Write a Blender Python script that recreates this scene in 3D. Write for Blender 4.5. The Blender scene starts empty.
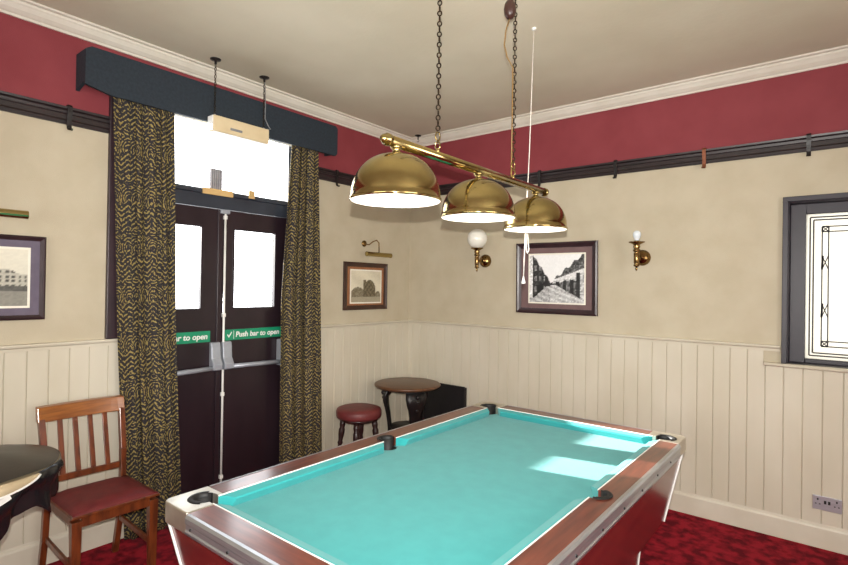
import bpy, math, random
from mathutils import Vector, Matrix
random.seed(7)
C = bpy.context.scene.collection
SC = bpy.context.scene
PI = math.pi

# ------------------------------------------------------------------ camera
cam_d = bpy.data.cameras.new('camera')
cam = bpy.data.objects.new('camera', cam_d); C.objects.link(cam)
YAW, PITCH, ROLL = 2.2444, 0.0060, 0.0156
fw = Vector((math.cos(PITCH)*math.cos(YAW), math.cos(PITCH)*math.sin(YAW), math.sin(PITCH)))
r0 = Vector((math.sin(YAW), -math.cos(YAW), 0)); u0 = r0.cross(fw)
rt = math.cos(ROLL)*r0 + math.sin(ROLL)*u0
up = -math.sin(ROLL)*r0 + math.cos(ROLL)*u0
CAM = Vector((3.4988, -4.1364, 1.6))
m = Matrix((rt, up, -fw)).transposed().to_4x4(); m.translation = CAM
cam.matrix_world = m
cam_d.sensor_width = 36; cam_d.lens = 522.82/848*36
cam_d.clip_start = 0.05
SC.camera = cam

# ------------------------------------------------------------------ world, sun, lights, exposure
w = bpy.data.worlds.new('world'); SC.world = w; w.use_nodes = True
bg = w.node_tree.nodes['Background']
bg.inputs[0].default_value = (0.93, 0.97, 1.0, 1); bg.inputs[1].default_value = 8.0
SC.view_settings.view_transform = 'Standard'; SC.view_settings.look = 'None'
SC.view_settings.exposure = -0.30; SC.view_settings.gamma = 1.0
SC.view_settings.use_curve_mapping = False

def light(name, kind, loc, direction, energy, color=(1, 1, 1), **kw):
    d = bpy.data.lights.new(name, kind); d.energy = energy; d.color = color
    for k, v in kw.items(): setattr(d, k, v)
    o = bpy.data.objects.new(name, d); C.objects.link(o); o.location = loc
    o.rotation_euler = Vector(direction).to_track_quat('-Z', 'Y').to_euler()
    return o
light('sun', 'SUN', (-6, -4, 5), (1, 0.205, -0.259), 45.0, (1.0, 0.96, 0.90), angle=0.009)
# the camera's own flash, a hand's breadth above the lens
light('camera_flash', 'SPOT', CAM + up*0.09 - fw*0.02, fw, 600.0, (1.0, 0.97, 0.92),
      spot_size=math.radians(118), spot_blend=1.0, shadow_soft_size=0.012)
# added out-of-view area lights as daylight fill; those walls have no windows
light('rear_fill_light', 'AREA', (2.6, -7.35, 1.75), (0, 1, 0.12), 90.0, (1.0, 0.98, 0.95),
      shape='RECTANGLE', size=2.4, size_y=1.4)
light('side_fill_light', 'AREA', (6.05, -3.6, 1.75), (-1, 0, 0.12), 120.0, (1.0, 0.98, 0.95),
      shape='RECTANGLE', size=2.2, size_y=1.4)
def portal(loc, direction, sx, sy):
    o = light('daylight_portal', 'AREA', loc, direction, 1, shape='RECTANGLE', size=sx, size_y=sy)
    o.data.cycles.is_portal = True
portal((-0.16, -2.095, 1.45), (1, 0, 0), 1.25, 2.9)
portal((3.78, 0.24, 1.66), (0, -1, 0), 1.2, 1.12)

# ------------------------------------------------------------------ materials
def lin(c):
    return tuple((x/255/12.92 if x/255 <= 0.04045 else ((x/255+0.055)/1.055)**2.4) for x in c) + (1,)
def mat(name, col, rough=0.5, metal=0.0, spec=0.5, col2=None, scale=8.0, stretch=(1, 1, 1), detail=4,
        contrast=(0.35, 0.65), bump=0.0, bscale=40.0, coat=0.0, emit=None, estr=0.0, sheen=0.0):
    M = bpy.data.materials.new(name); M.use_nodes = True
    nt = M.node_tree; N = nt.nodes; L = nt.links; P = N['Principled BSDF']
    P.inputs['Base Color'].default_value = lin(col)
    P.inputs['Roughness'].default_value = rough; P.inputs['Metallic'].default_value = metal
    P.inputs['Specular IOR Level'].default_value = spec
    P.inputs['Coat Weight'].default_value = coat; P.inputs['Coat Roughness'].default_value = 0.14
    P.inputs['Sheen Weight'].default_value = sheen
    tc = N.new('ShaderNodeTexCoord')
    if col2:
        mp = N.new('ShaderNodeMapping'); mp.inputs['Scale'].default_value = stretch
        L.new(tc.outputs['Object'], mp.inputs[0])
        nz = N.new('ShaderNodeTexNoise'); nz.inputs['Scale'].default_value = scale; nz.inputs['Detail'].default_value = detail
        L.new(mp.outputs[0], nz.inputs['Vector'])
        cr = N.new('ShaderNodeValToRGB'); cr.color_ramp.elements[0].position = contrast[0]; cr.color_ramp.elements[1].position = contrast[1]
        cr.color_ramp.elements[0].color = lin(col); cr.color_ramp.elements[1].color = lin(col2)
        L.new(nz.outputs['Fac'], cr.inputs[0]); L.new(cr.outputs[0], P.inputs['Base Color'])
    if bump:
        nb = N.new('ShaderNodeTexNoise'); nb.inputs['Scale'].default_value = bscale; nb.inputs['Detail'].default_value = 3
        L.new(tc.outputs['Object'], nb.inputs['Vector'])
        b = N.new('ShaderNodeBump'); b.inputs['Strength'].default_value = bump; b.inputs['Distance'].default_value = 0.004
        L.new(nb.outputs['Fac'], b.inputs['Height']); L.new(b.outputs[0], P.inputs['Normal'])
    if emit:
        P.inputs['Emission Color'].default_value = lin(emit); P.inputs['Emission Strength'].default_value = estr
    return M

M = {}
M['paper'] = mat('cream wallpaper', (190, 180, 158), 0.75, col2=(183, 172, 149), scale=5, bump=0.35, bscale=220, spec=0.3)
M['frieze'] = mat('red frieze paint', (134, 58, 64), 0.7, col2=(127, 52, 58), scale=4, bump=0.15, bscale=200, spec=0.3)
M['panel'] = mat('cream panelling paint', (203, 196, 179), 0.45, col2=(195, 187, 168), scale=3, stretch=(1, 1, .5), spec=0.4)
M['skirt'] = mat('cream skirting paint', (208, 202, 186), 0.4, col2=(201, 193, 176), scale=5)
M['cornice'] = mat('white cornice paint', (212, 206, 194), 0.6, col2=(205, 198, 184), scale=6)
M['ceiling'] = mat('ceiling paint', (210, 203, 184), 0.8, col2=(199, 191, 171), scale=1.3, bump=0.3, bscale=30, spec=0.2)
M['rail'] = mat('black brown picture rail', (44, 34, 36), 0.35, col2=(34, 26, 28), scale=10)
M['door'] = mat('dark brown door paint', (40, 28, 34), 0.3, col2=(31, 21, 27), scale=6, stretch=(1, 1, .2), spec=.5)
M['frame_blue'] = mat('dark blue grey frame paint', (50, 56, 66), 0.4, col2=(42, 46, 56), scale=7)
M['archi'] = mat('dark plum architrave paint', (52, 34, 40), 0.4, col2=(42, 28, 34), scale=8)
M['pelmet'] = mat('dark green black pelmet cloth', (33, 44, 54), 0.8, col2=(27, 36, 45), scale=60, bump=.2, bscale=300)
M['brass'] = mat('polished brass', (182, 164, 112), 0.14, 1.0, col2=(172, 152, 100), scale=5)
M['brass_old'] = mat('aged brass', (146, 118, 76), 0.25, 1.0, col2=(124, 96, 58), scale=18)
M['enamel'] = mat('white shade lining', (248, 246, 242), 0.5)
M['bulb'] = mat('lit lamp glass', (255, 250, 240), 0.3, emit=(255, 244, 225), estr=32.0)
M['bulb_off'] = mat('frosted bulb glass', (226, 232, 238), 0.25, col2=(214, 222, 230), scale=14)
M['globe'] = mat('opal white glass', (236, 234, 224), 0.15, col2=(228, 226, 214), scale=9)
M['chain'] = mat('dark bronze chain', (62, 50, 34), 0.35, 0.9, col2=(40, 32, 24), scale=40)
M['iron'] = mat('black cast iron', (22, 19, 20), 0.4, 0.2, col2=(32, 27, 27), scale=20, bump=.4, bscale=60)
M['felt'] = mat('turquoise green baize', (44, 141, 142), 0.9, col2=(48, 146, 147), scale=14, bump=.1, bscale=500, spec=0.1, sheen=.18)
M['mahog'] = mat('mahogany laminate', (78, 36, 28), 0.3, col2=(108, 54, 40), scale=6, stretch=(9, .8, 9), coat=.45)
M['mahogx'] = mat('mahogany laminate across', (78, 36, 28), 0.3, col2=(108, 54, 40), scale=6, stretch=(.8, 9, 9), coat=.45)
M['body'] = mat('red mahogany cabinet laminate', (86, 25, 27), 0.25, col2=(108, 38, 34), scale=5, stretch=(1, .7, 9), coat=.4)
M['alu'] = mat('brushed aluminium trim', (190, 192, 196), 0.3, 0.85, col2=(172, 175, 180), scale=6, stretch=(1, 1, 20))
M['chrome'] = mat('worn chrome corner', (214, 208, 196), 0.32, 0.9, col2=(196, 188, 174), scale=12)
M['white'] = mat('white plastic', (232, 232, 228), 0.4, col2=(224, 224, 220), scale=10)
M['blackp'] = mat('black rubber', (9, 9, 10), 0.6, col2=(14, 14, 15), scale=30)
M['hardware'] = mat('silver grey painted metal', (166, 171, 180), 0.35, 0.3, col2=(157, 162, 172), scale=10)
M['green'] = mat('green safety sign', (22, 138, 100), 0.4, col2=(18, 130, 94), scale=10)
M['tan'] = mat('tan batten', (205, 172, 116), 0.6, col2=(192, 158, 104), scale=9)
M['boxcream'] = mat('cream light box', (214, 196, 160), 0.5, col2=(205, 186, 150), scale=9)
M['greyv'] = mat('grey vent plastic', (128, 130, 132), 0.5, col2=(118, 120, 123), scale=20)
M['chairwood'] = mat('brown chair wood', (118, 58, 28), 0.3, col2=(80, 38, 20), scale=7, stretch=(6, 6, 1.0), coat=.3)
M['toprail'] = mat('honey brown top rail wood', (150, 92, 42), 0.3, col2=(122, 70, 32), scale=7, stretch=(3, 1, 10), coat=.3)
M['seatred'] = mat('dull red leather', (112, 34, 38), 0.45, col2=(98, 28, 33), scale=18, bump=.2, bscale=150)
M['stoolred'] = mat('faded red vinyl', (112, 46, 46), 0.5, col2=(98, 39, 40), scale=16, bump=.15, bscale=150)
M['stoolwood'] = mat('dark turned wood', (48, 24, 22), 0.35, col2=(36, 18, 17), scale=12, stretch=(3, 3, 1))
M['toptable'] = mat('worn brown table top', (102, 68, 44), 0.35, col2=(80, 51, 32), scale=6, stretch=(1, 7, 1))
M['blackbox'] = mat('black cabinet paint', (20, 18, 20), 0.5, col2=(26, 23, 25), scale=20)
M['vinyl'] = mat('black vinyl', (24, 24, 27), 0.22, col2=(32, 31, 33), scale=8, bump=.25, bscale=25, coat=.3)
M['vtop'] = mat('brown black vinyl top', (52, 46, 40), 0.35, col2=(42, 37, 33), scale=6, bump=.2, bscale=20)
M['lining'] = mat('tan cover lining', (190, 172, 140), 0.7, col2=(178, 160, 128), scale=12)
M['photoframe'] = mat('dark plum picture frame', (56, 38, 42), 0.3, col2=(44, 30, 34), scale=9)
M['brownframe'] = mat('brown picture frame', (66, 42, 32), 0.35, col2=(50, 32, 26), scale=9)
M['matmauve'] = mat('mauve brown mount card', (112, 88, 88), 0.7, col2=(106, 82, 82), scale=20)
M['matrust'] = mat('rust mount card', (150, 100, 66), 0.7, col2=(140, 92, 60), scale=20)
M['matviolet'] = mat('violet grey mount card', (98, 88, 106), 0.6, col2=(90, 80, 98), scale=20)
M['card'] = mat('white card edge', (236, 232, 218), 0.7, col2=(230, 226, 212), scale=20)
M['winframe'] = mat('plum black window paint', (40, 33, 44), 0.45, col2=(32, 27, 37), scale=8)
M['lead'] = mat('dark lead came', (46, 42, 44), 0.5, 0.3, col2=(58, 52, 52), scale=30)
M['rose'] = mat('dull red glass', (150, 60, 50), 0.3, col2=(140, 52, 44), scale=30)
M['steel'] = mat('brushed steel plate', (188, 188, 196), 0.35, 0.6, col2=(178, 178, 187), scale=10, stretch=(1, 1, 12))
M['copper'] = mat('tarnished copper', (126, 74, 48), 0.4, 0.5, col2=(104, 58, 38), scale=30)
M['cord'] = mat('white cord', (236, 230, 222), 0.7, col2=(226, 220, 210), scale=80)
M['cable'] = mat('brown gold cable', (132, 102, 54), 0.5, col2=(118, 90, 46), scale=60)
M['connector'] = mat('brown bakelite', (66, 40, 34), 0.35, col2=(54, 32, 28), scale=20)

def carpet():
    m_ = mat('red patterned carpet', (150, 30, 44), 0.95, col2=(96, 18, 30), scale=14, detail=6, contrast=(.42, .6), bump=.6, bscale=350, spec=.1)
    nt = m_.node_tree; N = nt.nodes; L = nt.links; P = N['Principled BSDF']
    src = P.inputs['Base Color'].links[0].from_socket
    v = N.new('ShaderNodeTexVoronoi'); v.inputs['Scale'].default_value = 14
    tc = [n for n in N if n.type == 'TEX_COORD'][0]; L.new(tc.outputs['Object'], v.inputs['Vector'])
    cr = N.new('ShaderNodeValToRGB'); cr.color_ramp.elements[0].position = .12; cr.color_ramp.elements[1].position = .3
    cr.color_ramp.elements[0].color = (.75, .6, .6, 1); cr.color_ramp.elements[1].color = (1, 1, 1, 1)
    L.new(v.outputs['Distance'], cr.inputs[0])
    mx = N.new('ShaderNodeMix'); mx.data_type = 'RGBA'; mx.blend_type = 'MULTIPLY'; mx.inputs[0].default_value = 1
    L.new(src, mx.inputs[6]); L.new(cr.outputs[0], mx.inputs[7]); L.new(mx.outputs[2], P.inputs['Base Color'])
    return m_
M['carpet'] = carpet()

def glass(name, tint=(1, 1, 1, 1)):
    m_ = bpy.data.materials.new(name); m_.use_nodes = True
    nt = m_.node_tree; N = nt.nodes; L = nt.links; N.remove(N['Principled BSDF'])
    t = N.new('ShaderNodeBsdfTransparent'); t.inputs[0].default_value = tint
    g = N.new('ShaderNodeBsdfGlossy'); g.inputs['Roughness'].default_value = 0.05
    mx = N.new('ShaderNodeMixShader'); mx.inputs[0].default_value = 0.06
    L.new(t.outputs[0], mx.inputs[1]); L.new(g.outputs[0], mx.inputs[2]); L.new(mx.outputs[0], N['Material Output'].inputs[0])
    return m_
M['glass'] = glass('clear window glass')
def frosted():
    m_ = bpy.data.materials.new('frosted cream glass'); m_.use_nodes = True
    nt = m_.node_tree; N = nt.nodes; L = nt.links; N.remove(N['Principled BSDF'])
    t = N.new('ShaderNodeBsdfTranslucent'); g = N.new('ShaderNodeBsdfGlossy'); g.inputs['Roughness'].default_value = .5
    nz = N.new('ShaderNodeTexNoise'); nz.inputs['Scale'].default_value = 40
    cr = N.new('ShaderNodeValToRGB'); cr.color_ramp.elements[0].color = lin((200, 196, 188)); cr.color_ramp.elements[1].color = lin((188, 183, 173))
    L.new(nz.outputs[0], cr.inputs[0]); L.new(cr.outputs[0], t.inputs[0])
    mx = N.new('ShaderNodeMixShader'); mx.inputs[0].default_value = .03
    L.new(t.outputs[0], mx.inputs[1]); L.new(g.outputs[0], mx.inputs[2]); L.new(mx.outputs[0], N['Material Output'].inputs[0])
    return m_
M['frost'] = frosted()
def printmat():
    m_ = bpy.data.materials.new('printed photograph'); m_.use_nodes = True
    N = m_.node_tree.nodes; a = N.new('ShaderNodeVertexColor'); a.layer_name = 'print'
    P = N['Principled BSDF']; P.inputs['Roughness'].default_value = .5
    m_.node_tree.links.new(a.outputs[0], P.inputs['Base Color']); return m_
M['print'] = printmat()

def curtain_mat():
    m_ = bpy.data.materials.new('black and gold damask curtain'); m_.use_nodes = True
    nt = m_.node_tree; N = nt.nodes; L = nt.links; P = N['Principled BSDF']
    P.inputs['Roughness'].default_value = .8
    uv = N.new('ShaderNodeUVMap'); uv.uv_map = 'cloth'
    sx = N.new('ShaderNodeSeparateXYZ'); L.new(uv.outputs[0], sx.inputs[0])
    def mth(op, a, b=None, c=None):
        n = N.new('ShaderNodeMath'); n.operation = op
        for i, v in enumerate((a, b, c)):
            if v is None: continue
            if isinstance(v, (int, float)): n.inputs[i].default_value = v
            else: L.new(v, n.inputs[i])
        return n.outputs[0]
    U, V = sx.outputs[0], sx.outputs[1]
    nz = N.new('ShaderNodeTexNoise'); nz.inputs['Scale'].default_value = 26; nz.inputs['Detail'].default_value = 2
    L.new(uv.outputs[0], nz.inputs['Vector'])
    wob = mth('MULTIPLY', mth('SUBTRACT', nz.outputs['Fac'], .5), .030)
    a = mth('PINGPONG', mth('ADD', U, wob), .042)                   # mirrored columns
    zig = mth('SINE', mth('ADD', mth('MULTIPLY', mth('ADD', V, wob), 205), mth('MULTIPLY', a, 190)))
    v2 = mth('PINGPONG', V, .075)
    d = mth('SQRT', mth('ADD', mth('POWER', mth('MULTIPLY', a, 1.5), 2), mth('POWER', v2, 2)))
    ring = mth('SINE', mth('MULTIPLY', mth('ADD', d, wob), 330))
    sel = mth('GREATER_THAN', mth('SINE', mth('ADD', mth('MULTIPLY', V, 20.9), mth('MULTIPLY', a, 40))), 0.25)
    n2 = N.new('ShaderNodeTexNoise'); n2.inputs['Scale'].default_value = 70; n2.inputs['Detail'].default_value = 2
    L.new(uv.outputs[0], n2.inputs['Vector'])
    pat = mth('ADD', mth('MULTIPLY', ring, sel), mth('MULTIPLY', zig, mth('SUBTRACT', 1, sel)))
    pat = mth('ADD', pat, mth('MULTIPLY', mth('SUBTRACT', n2.outputs['Fac'], .575), 5.0))
    cr = N.new('ShaderNodeValToRGB'); cr.color_ramp.elements[0].position = .52; cr.color_ramp.elements[1].position = .72
    cr.color_ramp.elements[0].color = lin((30, 27, 31)); cr.color_ramp.elements[1].color = lin((142, 124, 70))
    L.new(mth('ADD', mth('MULTIPLY', pat, .5), .5), cr.inputs[0]); L.new(cr.outputs[0], P.inputs['Base Color'])
    return m_
M['curtain'] = curtain_mat()

# ------------------------------------------------------------------ mesh helpers
class MB:
    def __init__(s): s.v = []; s.f = []; s.mi = []; s.sm = []
    def add(s, vs, fs, mi=0, smooth=False):
        o = len(s.v); s.v += [tuple(x) for x in vs]
        for f in fs: s.f.append([i+o for i in f]); s.mi.append(mi); s.sm.append(smooth)
        return s
    def box(s, a, b, mi=0):
        x0, y0, z0 = a; x1, y1, z1 = b
        return s.add([(x0,y0,z0),(x1,y0,z0),(x1,y1,z0),(x0,y1,z0),(x0,y0,z1),(x1,y0,z1),(x1,y1,z1),(x0,y1,z1)],
                     [(0,3,2,1),(4,5,6,7),(0,1,5,4),(1,2,6,5),(2,3,7,6),(3,0,4,7)], mi)
    def hexa(s, low, high, mi=0):
        return s.add(list(low)+list(high), [(3,2,1,0),(4,5,6,7),(0,1,5,4),(1,2,6,5),(2,3,7,6),(3,0,4,7)], mi)
    def prism(s, poly, d, mi=0):
        """closed polygon (3D points) extruded by vector d"""
        n = len(poly); d = Vector(d)
        vs = [Vector(p) for p in poly] + [Vector(p)+d for p in poly]
        fs = [list(range(n))[::-1], [i+n for i in range(n)]] + [(i, (i+1) % n, (i+1) % n+n, i+n) for i in range(n)]
        return s.add(vs, fs, mi)
    def lathe(s, prof, c=(0,0,0), axis='z', n=32, mi=0, smooth=True, a0=0, a1=2*PI, caps=True):
        full = abs(a1-a0-2*PI) < 1e-6; k = n if full else n+1
        vs = []
        for (r, h) in prof:
            for i in range(k):
                a = a0+(a1-a0)*i/n; p, q = r*math.cos(a), r*math.sin(a)
                v = {'z': (p, q, h), 'x': (h, p, q), 'y': (p, h, q)}[axis]
                vs.append((c[0]+v[0], c[1]+v[1], c[2]+v[2]))
        fs = []
        for j in range(len(prof)-1):
            for i in range(n):
                i2 = (i+1) % k
                fs.append((j*k+i, j*k+i2, (j+1)*k+i2, (j+1)*k+i))
        if full and caps:
            if prof[0][0] > 1e-6: fs.append(list(range(k))[::-1])
            if prof[-1][0] > 1e-6: fs.append([(len(prof)-1)*k+i for i in range(k)])
        return s.add(vs, fs, mi, smooth)
    def tube(s, pts, r, n=10, mi=0, closed=False, caps=True):
        pts = [Vector(p) for p in pts]; N_ = len(pts)
        rs = r if isinstance(r, (list, tuple)) else [r]*N_
        vs = []; ref = None
        for i, p in enumerate(pts):
            a = pts[(i-1) % N_] if (i > 0 or closed) else p
            b = pts[(i+1) % N_] if (i < N_-1 or closed) else p
            t = (b-a).normalized()
            if ref is None:
                ref = t.orthogonal().normalized()
            ref = (ref - t*ref.dot(t))
            if ref.length < 1e-6: ref = t.orthogonal()
            ref.normalize(); q = t.cross(ref)
            for k in range(n):
                an = 2*PI*k/n; vs.append(p + (ref*math.cos(an)+q*math.sin(an))*rs[i])
        fs = []
        for i in range(N_ if closed else N_-1):
            j = (i+1) % N_
            for k in range(n): fs.append((i*n+k, i*n+(k+1) % n, j*n+(k+1) % n, j*n+k))
        if caps and not closed:
            fs.append(list(range(n))[::-1]); fs.append([(N_-1)*n+k for k in range(n)])
        return s.add(vs, fs, mi, True)
    def bar(s, a, b, w, h, mi=0, ref=(0, 0, 1)):
        a, b = Vector(a), Vector(b); t = (b-a).normalized(); ref = Vector(ref)
        x = t.cross(ref)
        if x.length < 1e-4: x = t.orthogonal()
        x.normalize(); y = x.cross(t); lo = []; hi = []
        for sx, sy in ((-1,-1),(1,-1),(1,1),(-1,1)):
            o = x*sx*w/2 + y*sy*h/2; lo.append(a+o); hi.append(b+o)
        return s.hexa(lo, hi, mi)
    def build(s, name, mats, parent=None, bevel=0, fix=True, seg=2):
        me = bpy.data.meshes.new(name); me.from_pydata(s.v, [], s.f)
        if not isinstance(mats, (list, tuple)): mats = [mats]
        for m_ in mats: me.materials.append(m_)
        me.polygons.foreach_set('material_index', s.mi); me.polygons.foreach_set('use_smooth', s.sm)
        if fix:
            import bmesh
            bm = bmesh.new(); bm.from_mesh(me); bmesh.ops.remove_doubles(bm, verts=bm.verts, dist=1e-6)
            bmesh.ops.recalc_face_normals(bm, faces=bm.faces); bm.to_mesh(me); bm.free()
        o = bpy.data.objects.new(name, me); C.objects.link(o)
        if parent is not None:
            o.parent = parent
            o.location = -Vector(parent['_o']) if '_o' in parent else (0, 0, 0)
        if bevel:
            b = o.modifiers.new('bevel', 'BEVEL'); b.width = bevel; b.segments = seg; b.limit_method = 'ANGLE'; b.angle_limit = .6
        return o

def thing(name, label, cat, loc=(0, 0, 0), group=None, kind=None):
    """Empty at the thing's base. Parts are modelled in room coordinates (or local ones when loc is given to at())."""
    o = bpy.data.objects.new(name, None); C.objects.link(o); o.location = loc
    o['label'] = label; o['category'] = cat; o['_o'] = tuple(loc)
    if group: o['group'] = group
    if kind: o['kind'] = kind
    o.empty_display_size = .1
    return o
def tag(o, label, cat, group=None, kind=None):
    o['label'] = label; o['category'] = cat
    if group: o['group'] = group
    if kind: o['kind'] = kind
    return o
def part_label(o, l): o['label'] = l; return o
def sub(mb, name, mats, parent, **kw):
    """sub-part: parent is a part whose own origin already carries the offset"""
    o = mb.build(name, mats, None, **kw); o.parent = parent
    return o
def dup(root, loc, label=None, group=None):
    r = root.copy(); C.objects.link(r); r.location = loc
    if label: r['label'] = label
    if group: r['group'] = group
    for ch in list(root.children):
        c = ch.copy(); C.objects.link(c); c.parent = r
        for g in list(ch.children):
            d = g.copy(); C.objects.link(d); d.parent = c
    return r

# ------------------------------------------------------------------ room shell
H = 3.10
XR, YF = 6.2, -7.5
PR0, PR1 = 2.495, 2.595          # picture rail
o = MB().box((-.25, YF-.25, -.12), (XR+.25, .25, 0)).build('floor', M['carpet']); tag(o, 'deep red mottled carpet floor', 'floor', kind='structure')
o = MB().box((-.25, YF-.25, H), (XR+.25, .25, H+.15)).build('ceiling', M['ceiling']); tag(o, 'pale grey cream ceiling', 'ceiling', kind='structure')
# door wall (x = 0) with the doorway
DY0, DY1, DZ = -2.70, -1.49, 2.85
b = MB()
for z0, z1, mi in ((0, PR0, 0), (PR0, H, 1)):
    b.box((-.2, YF, z0), (0, DY0, z1), mi); b.box((-.2, DY1, z0), (0, .25, z1), mi)
b.box((-.2, DY0, DZ), (0, DY1, H), 1)
o = b.build('wall_left', [M['paper'], M['frieze']]); tag(o, 'cream papered wall with red frieze around the double doors', 'wall', kind='structure')
# picture wall (y = 0) with the leaded window
WX0, WX1, WZ0, WZ1 = 3.225, 4.35, 1.125, 2.20
b = MB()
b.box((0, 0, 0), (WX0, .25, PR0), 0); b.box((WX1, 0, 0), (XR, .25, PR0), 0)
b.box((WX0, 0, 0), (WX1, .25, WZ0), 0); b.box((WX0, 0, WZ1), (WX1, .25, PR0), 0); b.box((0, 0, PR0), (XR, .25, H), 1)
o = b.build('wall_back', [M['paper'], M['frieze']]); tag(o, 'cream papered wall with red frieze beyond the pool table', 'wall', kind='structure')
for nm, lo, hi, lb in (('wall_right', (XR, YF, 0), (XR+.2, .25, 0), 'cream wall off to the right'), ('wall_front', (-.2, YF-.2, 0), (XR+.2, YF, 0), 'cream wall behind the camera')):
    b = MB(); b.box(lo, (hi[0], hi[1], PR0), 0); b.box((lo[0], lo[1], PR0), (hi[0], hi[1], H), 1)
    tag(b.build(nm, [M['paper'], M['frieze']]), lb, 'wall', kind='structure')

def extr_profile(prof, axis, p0, p1):
    """prof: (offset from wall, z); axis 'L' = door wall (offset in +x, runs along y), 'B' = picture wall (offset in -y, runs along x)"""
    if axis == 'L': return MB().prism([(d, p0, z) for d, z in prof], (0, p1-p0, 0))
    return MB().prism([(p0, -d, z) for d, z in prof], (p1-p0, 0, 0))
corn = [(0, 3.015), (.010, 3.015), (.012, 3.028), (.022, 3.034), (.038, 3.048), (.052, 3.068), (.058, 3.074), (.060, 3.086), (.078, 3.090), (.080, H), (0, H)]
rail = [(0, PR0), (.012, PR0), (.016, 2.505), (.016, 2.515), (.026, 2.522), (.026, 2.548), (.018, 2.556), (.020, 2.572), (.034, 2.580), (.036, 2.592), (.020, PR1), (0, PR1)]
skirt = [(0, 0), (.022, 0), (.022, .122), (.018, .132), (.012, .138), (.010, .150), (0, .152)]
cap = [(0, 1.205), (.014, 1.205), (.016, 1.222), (.026, 1.228), (.030, 1.236), (.028, 1.244), (0, 1.246)]
n_tr = [0]
def trim(mb, m_, label, bevel=0):
    n_tr[0] += 1
    return tag(mb.build('trim_%d' % n_tr[0], m_, bevel=bevel), label, 'trim', kind='structure')
trim(extr_profile(corn, 'L', YF, 0), M['cornice'], 'white plaster cornice above the double doors')
trim(extr_profile(corn, 'B', 0, XR), M['cornice'], 'white plaster cornice above the picture wall')
trim(extr_profile(rail, 'L', YF, -2.861), M['rail'], 'black brown picture rail left of the curtains')
trim(extr_profile(rail, 'L', -1.318, 0), M['rail'], 'black brown picture rail right of the curtains')
trim(extr_profile(rail, 'B', 0, XR), M['rail'], 'black brown picture rail on the picture wall')
trim(extr_profile(cap, 'L', YF, -2.735), M['panel'], 'cream dado cap left of the curtains')
trim(extr_profile(cap, 'L', -1.318, 0), M['panel'], 'cream dado cap between curtain and corner')
trim(extr_profile(cap, 'B', 0, 3.19), M['panel'], 'cream dado cap on the picture wall')
trim(extr_profile([(0, 1.108), (.03, 1.108), (.042, 1.114), (.044, 1.124), (.04, 1.13), (0, 1.132)], 'B', 3.105, 4.46), M['panel'], 'cream sill ledge under the leaded window')
def panelling(axis, p0, p1, step=.1015, ztop=1.206, phase=0.0):
    """tongue and groove boards, .011 thick with V grooves"""
    prof = []; t, g = .011, .0032; n = int((p1-p0)/step)+2
    start = p0; pts = [(start, t)]
    k = math.ceil((p0-phase)/step)
    while phase+k*step < p1:
        c = phase+k*step
        if c-g > p0 and c+g < p1: pts += [(c-g, t), (c, t-.007), (c+g*.35, t-.007), (c+g*1.3, t)]
        k += 1
    pts.append((p1, t))
    pts = [(p0, 0)] + pts + [(p1, 0)]
    if axis == 'L': return MB().prism([(d, s, .15) for s, d in pts], (0, 0, ztop-.15))
    return MB().prism([(s, -d, .15) for s, d in pts], (0, 0, ztop-.15))
trim(panelling('L', YF, -2.735), M['panel'], 'cream boarded dado left of the curtains')
trim(panelling('L', -1.318, -.0115), M['panel'], 'cream boarded dado between curtain and corner')
trim(panelling('B', 0, 3.098, phase=2.398-.1015*23), M['panel'], 'cream boarded dado behind the pool table')
trim(panelling('B', 3.098, XR, ztop=1.108, phase=2.398-.1015*23), M['panel'], 'cream boarded dado under the leaded window')
tag(extr_profile(skirt, 'L', YF, -2.735).build('baseboard_left', M['skirt']), 'cream skirting board left of the curtains', 'baseboard', kind='structure')
tag(extr_profile(skirt, 'L', -1.318, 0).build('baseboard_left.001', M['skirt']), 'cream skirting board between curtain and corner', 'baseboard', kind='structure')
tag(extr_profile(skirt, 'B', 0, XR).build('baseboard_back', M['skirt']), 'cream skirting board along the picture wall', 'baseboard', kind='structure')
# architrave round the doorway
trim(MB().box((0, -2.860, 1.247), (.03, -2.735, 2.92)).box((0, -2.735, 0), (.03, DY0+.01, 2.92)), M['archi'], 'plum architrave at the left of the doors', .004)
trim(MB().box((0, DY1-.01, 0), (.03, -1.32, 2.92)), M['archi'], 'plum architrave at the right of the doors', .004)
trim(MB().box((0, DY0+.01, 2.84), (.03, DY1-.01, 2.92)), M['archi'], 'plum architrave above the fanlight', .004)

# ------------------------------------------------------------------ double doors and fanlight
def plate(axis_x0, axis_x1, y0, y1, z0, z1, gy0, gy1, gz0, gz1, b):
    """panel in the yz plane with one rectangular hole"""
    b.box((axis_x0, y0, z0), (axis_x1, y1, gz0)); b.box((axis_x0, y0, gz1), (axis_x1, y1, z1))
    b.box((axis_x0, y0, gz0), (axis_x1, gy0, gz1)); b.box((axis_x0, gy1, gz0), (axis_x1, y1, gz1))
    return b
def text_mesh(txt, size, loc, parent, name, m_, extrude=.0006):
    cu = bpy.data.curves.new(name, 'FONT'); cu.body = txt; cu.size = size; cu.extrude = extrude; cu.offset = .0014; cu.shear = .12
    t = bpy.data.objects.new(name+'_tmp', cu); C.objects.link(t)
    bpy.context.view_layer.update()
    me = bpy.data.meshes.new_from_object(t.evaluated_get(bpy.context.evaluated_depsgraph_get()))
    bpy.data.objects.remove(t); me.materials.clear(); me.materials.append(m_); me.name = name
    o = bpy.data.objects.new(name, me); C.objects.link(o); o.parent = parent
    # lettering runs along +y on the door wall and faces +x
    o.matrix_local = Matrix(((0, 0, 1, loc[0]), (1, 0, 0, loc[1]), (0, 1, 0, loc[2]), (0, 0, 0, 1)))
    return o
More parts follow.
